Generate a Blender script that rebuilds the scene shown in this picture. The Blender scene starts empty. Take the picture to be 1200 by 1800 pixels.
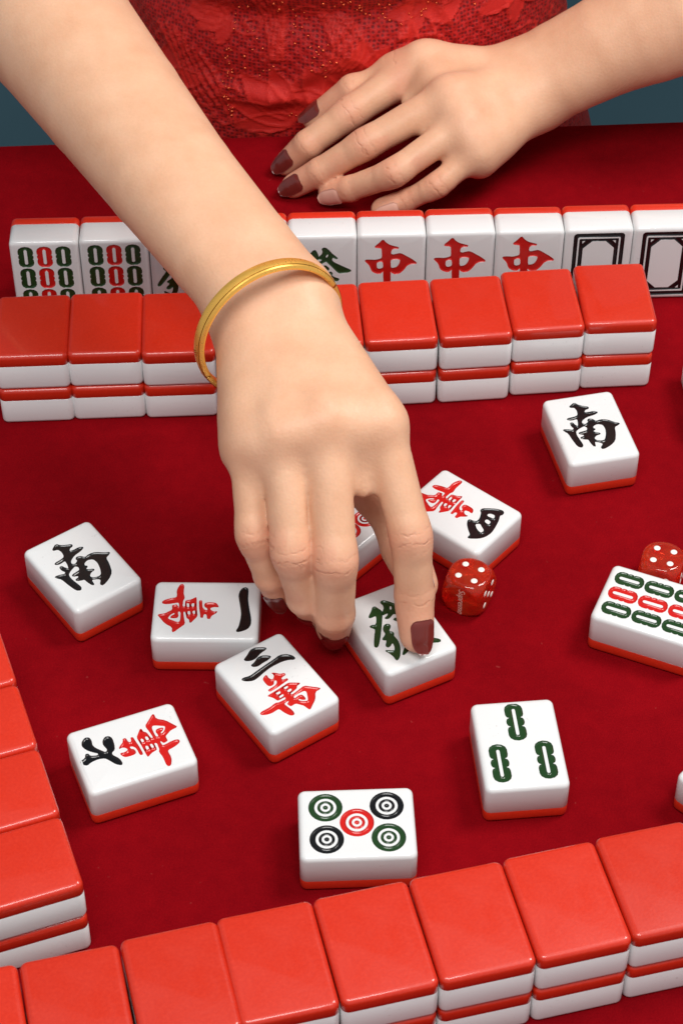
import bpy, bmesh, math, random
import numpy as np
from mathutils import Vector, Matrix
from mathutils.geometry import delaunay_2d_cdt

W = 0.03                      # one tile width in metres; everything below is authored in tile widths
TW, TH, TT = 1.0, 1.3426, 0.6068
PI = math.pi
rnd = random.Random(7)
C = bpy.context.scene.collection
sc = bpy.context.scene

# ------------------------------------------------------------------ camera, world, lights
PITCH = 45.2
cd = bpy.data.cameras.new('camera'); cam = bpy.data.objects.new('camera', cd); C.objects.link(cam)
cam.location = (0, -20.176*W, 20.317*W); cam.rotation_euler = (math.radians(90-PITCH), 0, 0)
cd.sensor_fit = 'VERTICAL'; cd.sensor_height = 36; cd.lens = 3756.9/1800*36
cd.clip_start = 0.05; cd.clip_end = 30
cd.dof.use_dof = True; cd.dof.focus_distance = 27.2*W; cd.dof.aperture_fstop = 50
sc.camera = cam

wd = bpy.data.worlds.new('World'); sc.world = wd; wd.use_nodes = True
wd.node_tree.nodes['Background'].inputs[0].default_value = (0.93, 0.96, 1.0, 1)
wd.node_tree.nodes['Background'].inputs[1].default_value = 0.36
sc.view_settings.view_transform = 'Standard'; sc.view_settings.look = 'None'
sc.view_settings.exposure = 0; sc.view_settings.gamma = 1

def area(name, loc, target, sx, sy, power, color):
    l = bpy.data.lights.new(name, 'AREA'); l.shape = 'RECTANGLE'; l.size = sx; l.size_y = sy
    l.energy = power; l.color = color
    o = bpy.data.objects.new(name, l); C.objects.link(o); o.location = loc
    o.rotation_euler = (Vector(target)-Vector(loc)).to_track_quat('-Z', 'Y').to_euler()
    return o
area('key_softbox', (0.70, 0.12, 1.22), (0, 0.0, 0), 0.45, 0.45, 12.6, (1, 0.97, 0.93))
area('front_softbox', (-0.05, -0.66, 1.32), (0, 0.22, 0), 0.8, 0.4, 13, (1, 0.98, 0.96))

# ------------------------------------------------------------------ node helpers
def mat(name):
    m = bpy.data.materials.new(name); m.use_nodes = True
    return m, m.node_tree.nodes, m.node_tree.links, m.node_tree.nodes['Principled BSDF']
def setp(b, **k):
    names = dict(color='Base Color', rough='Roughness', metal='Metallic', spec='Specular IOR Level', coat='Coat Weight', coatr='Coat Roughness',
                 sss='Subsurface Weight', sssr='Subsurface Radius', ssss='Subsurface Scale', trans='Transmission Weight', ior='IOR',
                 sheen='Sheen Weight', sheenr='Sheen Roughness', sheent='Sheen Tint')
    for a, v in k.items():
        if a in ('color', 'sheent') and len(v) == 3: v = (*v, 1)
        b.inputs[names[a]].default_value = v
def tex(nd, ln, kind, scale, detail=3, rough=0.5, vec=None, coord='Object', **kw):
    if vec is None:
        tc = nd.new('ShaderNodeTexCoord'); vec = tc.outputs[coord]
    t = nd.new({'noise': 'ShaderNodeTexNoise', 'voronoi': 'ShaderNodeTexVoronoi', 'wave': 'ShaderNodeTexWave'}[kind])
    ln.new(vec, t.inputs['Vector']); t.inputs['Scale'].default_value = scale
    if kind == 'noise':
        t.inputs['Detail'].default_value = detail; t.inputs['Roughness'].default_value = rough
    for k, v in kw.items():
        if k in t.inputs: t.inputs[k].default_value = v
        else: setattr(t, k, v)
    return t
def ramp(nd, ln, src, stops):
    r = nd.new('ShaderNodeValToRGB'); ln.new(src, r.inputs[0])
    e = r.color_ramp.elements
    while len(e) < len(stops): e.new(0.5)
    for i, (p, c) in enumerate(stops):
        e[i].position = p; e[i].color = c if len(c) == 4 else (*c, 1)
    return r
def math_(nd, ln, op, a, b=None, c=None):
    m = nd.new('ShaderNodeMath'); m.operation = op
    for i, v in enumerate((a, b, c)):
        if v is None: continue
        if isinstance(v, (int, float)): m.inputs[i].default_value = v
        else: ln.new(v, m.inputs[i])
    return m.outputs[0]
def bump(nd, ln, b, src, dist, strength=1.0, prev=None):
    n = nd.new('ShaderNodeBump'); n.inputs['Distance'].default_value = dist; n.inputs['Strength'].default_value = strength
    ln.new(src, n.inputs['Height'])
    if prev is not None: ln.new(prev, n.inputs['Normal'])
    ln.new(n.outputs[0], b.inputs['Normal'])
    return n.outputs[0]
def mix(nd, ln, fac, a, b):
    m = nd.new('ShaderNodeMix'); m.data_type = 'RGBA'
    for k, v in ((0, fac), (6, a), (7, b)):
        if isinstance(v, (int, float)): m.inputs[k].default_value = v
        elif isinstance(v, tuple): m.inputs[k].default_value = v if len(v) == 4 else (*v, 1)
        else: ln.new(v, m.inputs[k])
    return m.outputs[2]

# ------------------------------------------------------------------ materials
def make_materials():
    M = {}
    # glossy white tile resin with a few scuffs
    m, nd, ln, b = mat('white_resin'); setp(b, color=(.75, .76, .76), rough=.14, spec=.5, sss=.12, sssr=(1, .9, .85), ssss=.0012)
    oi = nd.new('ShaderNodeObjectInfo'); tc = nd.new('ShaderNodeTexCoord'); ad = nd.new('ShaderNodeVectorMath'); ad.operation = 'ADD'
    mul = nd.new('ShaderNodeMath'); mul.operation = 'MULTIPLY'; ln.new(oi.outputs['Random'], mul.inputs[0]); mul.inputs[1].default_value = 7
    ln.new(tc.outputs['Object'], ad.inputs[0]); ln.new(mul.outputs[0], ad.inputs[1])
    big = tex(nd, ln, 'noise', 45, 2, vec=ad.outputs[0]); fine = tex(nd, ln, 'noise', 620, 4, .65, vec=ad.outputs[0])
    r1 = ramp(nd, ln, big.outputs['Fac'], [(.52, (0, 0, 0)), (.70, (1, 1, 1))]); r2 = ramp(nd, ln, fine.outputs['Fac'], [(.62, (0, 0, 0)), (.72, (1, 1, 1))])
    f = math_(nd, ln, 'MULTIPLY', math_(nd, ln, 'MULTIPLY', r1.outputs[0], r2.outputs[0]), .55)
    c = mix(nd, ln, f, (.75, .762, .762), (.40, .38, .36)); ln.new(c, b.inputs['Base Color'])
    s = tex(nd, ln, 'noise', 90, 3, vec=ad.outputs[0]); rr = ramp(nd, ln, s.outputs['Fac'], [(.3, (.10,)*3), (.75, (.19,)*3)]); ln.new(rr.outputs[0], b.inputs['Roughness'])
    M['white'] = m
    # satin red tile back, grainy
    m, nd, ln, b = mat('red_resin'); setp(b, color=(.70, .038, .018), rough=.40, spec=.45, coat=.6, coatr=.05)
    n = tex(nd, ln, 'noise', 900, 3, .7); n2 = tex(nd, ln, 'noise', 60, 3)
    r = ramp(nd, ln, n.outputs['Fac'], [(.3, (.57, .022, .006)), (.55, (.63, .028, .008)), (.78, (.68, .038, .013))]); c = mix(nd, ln, math_(nd, ln, 'MULTIPLY', n2.outputs['Fac'], .35), r.outputs[0], (.56, .022, .008)); oi = nd.new('ShaderNodeObjectInfo'); hs = nd.new('ShaderNodeHueSaturation'); ln.new(c, hs.inputs['Color']); ln.new(math_(nd, ln, 'MULTIPLY_ADD', oi.outputs['Random'], .14, .93), hs.inputs['Value']); ln.new(hs.outputs[0], b.inputs['Base Color']); sm = tex(nd, ln, 'noise', 75, 4, .6, Distortion=.8); sr = ramp(nd, ln, sm.outputs['Fac'], [(.35, (.33,)*3), (.65, (.47,)*3)]); ln.new(sr.outputs[0], b.inputs['Roughness']); cr_ = ramp(nd, ln, sm.outputs['Fac'], [(.4, (.04,)*3), (.7, (.12,)*3)]); ln.new(cr_.outputs[0], b.inputs['Coat Roughness'])
    bump(nd, ln, b, n.outputs['Fac'], .00008, .5)
    M['red'] = m
    for nm, col in (('paint_red', (.56, .012, .009)), ('paint_green', (.014, .05, .013)), ('paint_black', (.006, .006, .007))):
        m, nd, ln, b = mat(nm); setp(b, color=col, rough=.22, spec=.5, coat=.15, coatr=.06)
        n = tex(nd, ln, 'noise', 500, 2); bump(nd, ln, b, n.outputs['Fac'], .0001, .15)
        M[nm] = m
    # red felt
    m, nd, ln, b = mat('red_felt'); setp(b, color=(.30, .004, .008), rough=.95, spec=.02, sheen=.06, sheenr=.4, sheent=(1, .02, .04))
    fib = tex(nd, ln, 'noise', 1500, 4, .75); mid = tex(nd, ln, 'noise', 160, 4, .65); big = tex(nd, ln, 'noise', 14, 3, .6, Distortion=.6); lint = tex(nd, ln, 'noise', 420, 2, .5)
    c1 = ramp(nd, ln, fib.outputs['Fac'], [(.25, (.12, .001, .003)), (.55, (.23, .0022, .005)), (.8, (.35, .006, .008))])
    c2 = ramp(nd, ln, mid.outputs['Fac'], [(.3, (.14, .0012, .004)), (.75, (.32, .004, .007))]); c3 = ramp(nd, ln, big.outputs['Fac'], [(.3, (.13, .0012, .004)), (.7, (.29, .003, .008))])
    c = mix(nd, ln, .3, c1.outputs[0], c2.outputs[0]); c = mix(nd, ln, .35, c, c3.outputs[0])
    lr = ramp(nd, ln, lint.outputs['Fac'], [(.76, (0, 0, 0)), (.80, (1, 1, 1))]); c = mix(nd, ln, math_(nd, ln, 'MULTIPLY', lr.outputs[0], .18), c, (.5, .10, .09)); ln.new(c, b.inputs['Base Color'])
    nb = bump(nd, ln, b, fib.outputs['Fac'], .0005, .7); bump(nd, ln, b, mid.outputs['Fac'], .0012, .35, nb)
    M['felt'] = m
    # skin
    m, nd, ln, b = mat('skin'); setp(b, rough=.48, spec=.38, sss=.16, sssr=(1.0, .38, .2), ssss=.0026)
    at = nd.new('ShaderNodeAttribute'); at.attribute_name = 'flush'; cr = nd.new('ShaderNodeAttribute'); cr.attribute_name = 'crease'; cm = nd.new('ShaderNodeAttribute'); cm.attribute_name = 'crease_mask'
    n1 = tex(nd, ln, 'noise', 55, 4, .6); n2 = tex(nd, ln, 'noise', 900, 3, .7)
    base = ramp(nd, ln, n1.outputs['Fac'], [(.3, (.715, .395, .24)), (.7, (.79, .475, .305))])
    c = mix(nd, ln, at.outputs['Fac'], base.outputs[0], (.72, .29, .19))
    # knuckle creases: wavy lines across the joint, cut by the shader along the finger coordinate
    wob = tex(nd, ln, 'noise', 240, 2); w2 = math_(nd, ln, 'MULTIPLY_ADD', wob.outputs['Fac'], .16, -.08)
    cc = math_(nd, ln, 'ADD', cr.outputs['Fac'], w2)
    sn = math_(nd, ln, 'SINE', math_(nd, ln, 'MULTIPLY', cc, 42)); ridge = math_(nd, ln, 'POWER', math_(nd, ln, 'MULTIPLY_ADD', sn, .5, .5), 5)
    brk = ramp(nd, ln, tex(nd, ln, 'noise', 330, 2).outputs['Fac'], [(.36, (0, 0, 0)), (.6, (1, 1, 1))])
    cl = math_(nd, ln, 'MULTIPLY', math_(nd, ln, 'MULTIPLY', ridge, cm.outputs['Fac']), brk.outputs[0])
    c = mix(nd, ln, math_(nd, ln, 'MULTIPLY', cl, .34), c, (.52, .22, .13))
    pore = ramp(nd, ln, n2.outputs['Fac'], [(.3, (.93, .93, .93)), (.6, (1, 1, 1))]); mm = nd.new('ShaderNodeMix'); mm.data_type = 'RGBA'; mm.blend_type = 'MULTIPLY'; mm.inputs[0].default_value = .6
    ln.new(c, mm.inputs[6]); ln.new(pore.outputs[0], mm.inputs[7]); ln.new(mm.outputs[2], b.inputs['Base Color'])
    vor = tex(nd, ln, 'voronoi', 850); nb = bump(nd, ln, b, vor.outputs['Distance'], .00011, .5)
    bump(nd, ln, b, math_(nd, ln, 'MULTIPLY', cl, -1), .00028, .8, nb)
    M['skin'] = m
    m, nd, ln, b = mat('nail_polish'); setp(b, color=(.155, .021, .016), rough=.3, spec=.45, coat=.6, coatr=.07)
    M['polish'] = m
    m, nd, ln, b = mat('bare_nail'); setp(b, color=(.74, .42, .32), rough=.3, spec=.5, coat=.3, coatr=.15); M['bare_nail'] = m
    m, nd, ln, b = mat('gold'); setp(b, color=(1.0, .56, .11), metal=.62, rough=.3, spec=.6)
    n = tex(nd, ln, 'noise', 700, 2); rr = ramp(nd, ln, n.outputs['Fac'], [(.3, (.25,)*3), (.7, (.36,)*3)]); ln.new(rr.outputs[0], b.inputs['Roughness']); M['gold'] = m
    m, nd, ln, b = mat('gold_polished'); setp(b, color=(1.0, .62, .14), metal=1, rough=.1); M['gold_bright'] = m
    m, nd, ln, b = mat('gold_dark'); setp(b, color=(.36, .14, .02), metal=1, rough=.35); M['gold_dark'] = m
    m, nd, ln, b = mat('red_acrylic'); setp(b, color=(.9, .03, .015), rough=.04, trans=.72, ior=1.49, spec=.5)
    n = tex(nd, ln, 'noise', 130, 3, Distortion=1.2); r = ramp(nd, ln, n.outputs['Fac'], [(.35, (.90, .022, .010)), (.65, (1.0, .09, .03))]); ln.new(r.outputs[0], b.inputs['Base Color']); M['acrylic'] = m
    m, nd, ln, b = mat('pip_white'); setp(b, color=(.87, .86, .80), rough=.4); M['pip'] = m
    m, nd, ln, b = mat('die_print'); setp(b, color=(.62, .36, .30), rough=.4); M['print'] = m
    # lace dress
    m, nd, ln, b = mat('red_lace'); setp(b, rough=.55, spec=.35, sheen=.25, sheenr=.4, sheent=(1, .2, .12))
    pa = nd.new('ShaderNodeAttribute'); pa.attribute_name = 'petal'; ca = nd.new('ShaderNodeAttribute'); ca.attribute_name = 'cord'; uva = nd.new('ShaderNodeAttribute'); uva.attribute_name = 'surf'
    hexv = tex(nd, ln, 'voronoi', 15, vec=uva.outputs['Vector'], Randomness=.35); hr = ramp(nd, ln, hexv.outputs['Distance'], [(.20, (.17, .002, .005)), (.5, (.50, .010, .009))])
    thr = tex(nd, ln, 'noise', 60, 3, vec=uva.outputs['Vector']); pt = ramp(nd, ln, thr.outputs['Fac'], [(.3, (.52, .012, .010)), (.7, (.66, .022, .014))])
    c = mix(nd, ln, pa.outputs['Fac'], hr.outputs[0], pt.outputs[0]); c = mix(nd, ln, math_(nd, ln, 'MULTIPLY', ca.outputs['Fac'], .8), c, (.70, .026, .016)); ln.new(c, b.inputs['Base Color'])
    inv = math_(nd, ln, 'SUBTRACT', 1, pa.outputs['Fac']); h = math_(nd, ln, 'MULTIPLY', hr.outputs[0], inv); nb = bump(nd, ln, b, h, .004, .6)
    bump(nd, ln, b, thr.outputs['Fac'], .0006, .6, nb)
    M['lace'] = m
    m, nd, ln, b = mat('red_lining'); setp(b, color=(.22, .004, .008), rough=.7, sheen=.3); M['lining'] = m
    m, nd, ln, b = mat('sequin_red'); setp(b, color=(1.0, .22, .08), metal=.8, rough=.22); M['sequin'] = m
    m, nd, ln, b = mat('teal_backdrop'); setp(b, color=(.07, .16, .21), rough=.9)
    n = tex(nd, ln, 'noise', 3, 3); r = ramp(nd, ln, n.outputs['Fac'], [(.3, (.055, .128, .165)), (.7, (.066, .148, .19))]); ln.new(r.outputs[0], b.inputs['Base Color']); M['teal'] = m
    m, nd, ln, b = mat('dark_floor'); setp(b, color=(.06, .08, .09), rough=.8); M['floor'] = m
    return M
M = make_materials()

# ------------------------------------------------------------------ object helpers
def mesh_from(name, verts, faces, smooth=True):
    me = bpy.data.meshes.new(name)
    v = np.asarray(verts, dtype=np.float64)*W
    me.from_pydata(v.tolist(), [], [tuple(int(i) for i in f) for f in faces]); me.update()
    if smooth: me.polygons.foreach_set('use_smooth', [True]*len(me.polygons))
    return me
def obj(name, me, m=None, parent=None):
    o = bpy.data.objects.new(name, me)
    if m is not None and not me.materials: me.materials.append(m)
    C.objects.link(o)
    if parent is not None: o.parent = parent
    return o
def tag(o, label=None, cat=None, group=None, kind=None):
    for k, v in (('label', label), ('category', cat), ('group', group), ('kind', kind)):
        if v: o[k] = v
    return o
def thing(name, loc, rot, label, cat, group=None):
    e = bpy.data.objects.new(name, None); C.objects.link(e); e.empty_display_size = .01
    e.location = [c*W for c in loc]; e.rotation_euler = rot
    return tag(e, label, cat, group)

# ------------------------------------------------------------------ mahjong tiles
def rrect(hx, hy, r, n=5):
    out = []
    for cx, cy, a0 in ((hx-r, hy-r, 0), (-hx+r, hy-r, PI/2), (-hx+r, -hy+r, PI), (hx-r, -hy+r, 1.5*PI)):
        for i in range(n+1):
            a = a0+i/n*PI/2; out.append((cx+r*math.cos(a), cy+r*math.sin(a)))
    return out
RC, RE, SPLIT, GAP = .085, .064, .186, .497
def ring(inset, z):
    return [(x, y, z) for x, y in rrect(GAP-inset, TH/2-.008-inset, max(RC-inset, .02))]
def loft(rings, cap_lo=True, cap_hi=True):
    v = []; f = []; n = len(rings[0])
    for r in rings: v += r
    for k in range(len(rings)-1):
        for i in range(n):
            j = (i+1) % n; f.append((k*n+i, k*n+j, (k+1)*n+j, (k+1)*n+i))
    if cap_lo: f.append(tuple(reversed(range(n))))
    if cap_hi: f.append(tuple(range((len(rings)-1)*n, len(rings)*n)))
    return v, f
ARC = [i/4*PI/2 for i in range(5)]
back_rings = [ring(RE*(1-math.sin(a)), RE*(1-math.cos(a))) for a in ARC] + [ring(0, SPLIT-.006), ring(.004, SPLIT)]
body_rings = [ring(.004, SPLIT), ring(0, SPLIT+.006)] + [ring(RE*(1-math.cos(a)), TT-RE+RE*math.sin(a)) for a in ARC]
def chaikin(p, it=1, q=.22):
    for _ in range(it):
        o = []
        for i in range(len(p)):
            a = p[i]; b = p[(i+1) % len(p)]
            o += [(a[0]*(1-q)+b[0]*q, a[1]*(1-q)+b[1]*q), (a[0]*q+b[0]*(1-q), a[1]*q+b[1]*(1-q))]
        p = o
    return p
def area2(p): return sum(p[i][0]*p[(i+1) % len(p)][1]-p[(i+1) % len(p)][0]*p[i][1] for i in range(len(p)))
def inside(p, poly):
    r = False; x, y = p
    for i in range(len(poly)):
        x1, y1 = poly[i]; x2, y2 = poly[(i+1) % len(poly)]
        if (y1 > y) != (y2 > y) and x < (x2-x1)*(y-y1)/(y2-y1)+x1: r = not r
    return r
def cdt(loops):
    vs = []; es = []
    for l in loops:
        o = len(vs); vs += [Vector(p) for p in l]; es += [(o+i, o+(i+1) % len(l)) for i in range(len(l))]
    return vs, delaunay_2d_cdt(vs, es, [], 0, 1e-7)
DEP, INS = .020, .017
def engraving(outer, holes):
    """floor and sloping wall of one cut painted mark: outer loops and hole loops -> verts, faces"""
    loops = [(p if area2(p) > 0 else p[::-1]) for p in outer] + [(p if area2(p) < 0 else p[::-1]) for p in holes]
    vs, (cv, ce, cf, ov, oe, of) = cdt(loops)
    n = len(vs); top = []; low = []; k = 0; src = {}
    for l in loops:
        m = len(l)
        for i in range(m):
            a = Vector(l[i-1]); b = Vector(l[i]); c = Vector(l[(i+1) % m])
            d1 = (b-a).normalized() if (b-a).length > 1e-9 else Vector((1, 0)); d2 = (c-b).normalized() if (c-b).length > 1e-9 else d1
            nn = Vector((-d1.y-d2.y, d1.x+d2.x)); nn = nn.normalized() if nn.length > 1e-6 else Vector((-d1.y, d1.x))
            top.append((b.x, b.y, TT)); q = b+nn*INS; low.append((q.x, q.y, TT-DEP))
    verts = top+low; faces = []; o = 0
    for l in loops:
        m = len(l)
        for i in range(m):
            j = (i+1) % m; faces.append((o+i, o+j, n+o+j, n+o+i))
        o += m
    remap = {}
    for i, orig in enumerate(ov):
        if orig: remap[i] = n+orig[0]
        else: remap[i] = len(verts); verts.append((cv[i].x, cv[i].y, TT-DEP))
    for t in cf:
        c = sum((cv[i] for i in t), Vector((0, 0)))/len(t)
        if any(inside(c, p) for p in outer) and not any(inside(c, p) for p in holes): faces.append(tuple(remap[i] for i in t))
    return verts, faces
def tile_body(marks):
    v, f = loft(body_rings, True, False)
    n = len(body_rings[0]); base = len(v)-n
    rim = [(x, y) for x, y, z in body_rings[-1]]
    loops = [rim]; outs = []; hols = []
    for o, h in marks: outs += o; hols += h
    vs, (cv, ce, cf, ov, oe, of) = cdt([rim]+outs+hols)
    mp = {}
    for i, orig in enumerate(ov):
        if orig and min(orig) < n: mp[i] = base+min(orig)
        else: mp[i] = len(v); v.append((cv[i].x, cv[i].y, TT))
    for t in cf:
        c = sum((cv[i] for i in t), Vector((0, 0)))/len(t)
        if any(any(inside(c, p) for p in o) and not any(inside(c, p) for p in h) for o, h in marks): continue
        f.append(tuple(mp[i] for i in t))
    return v, f
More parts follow.
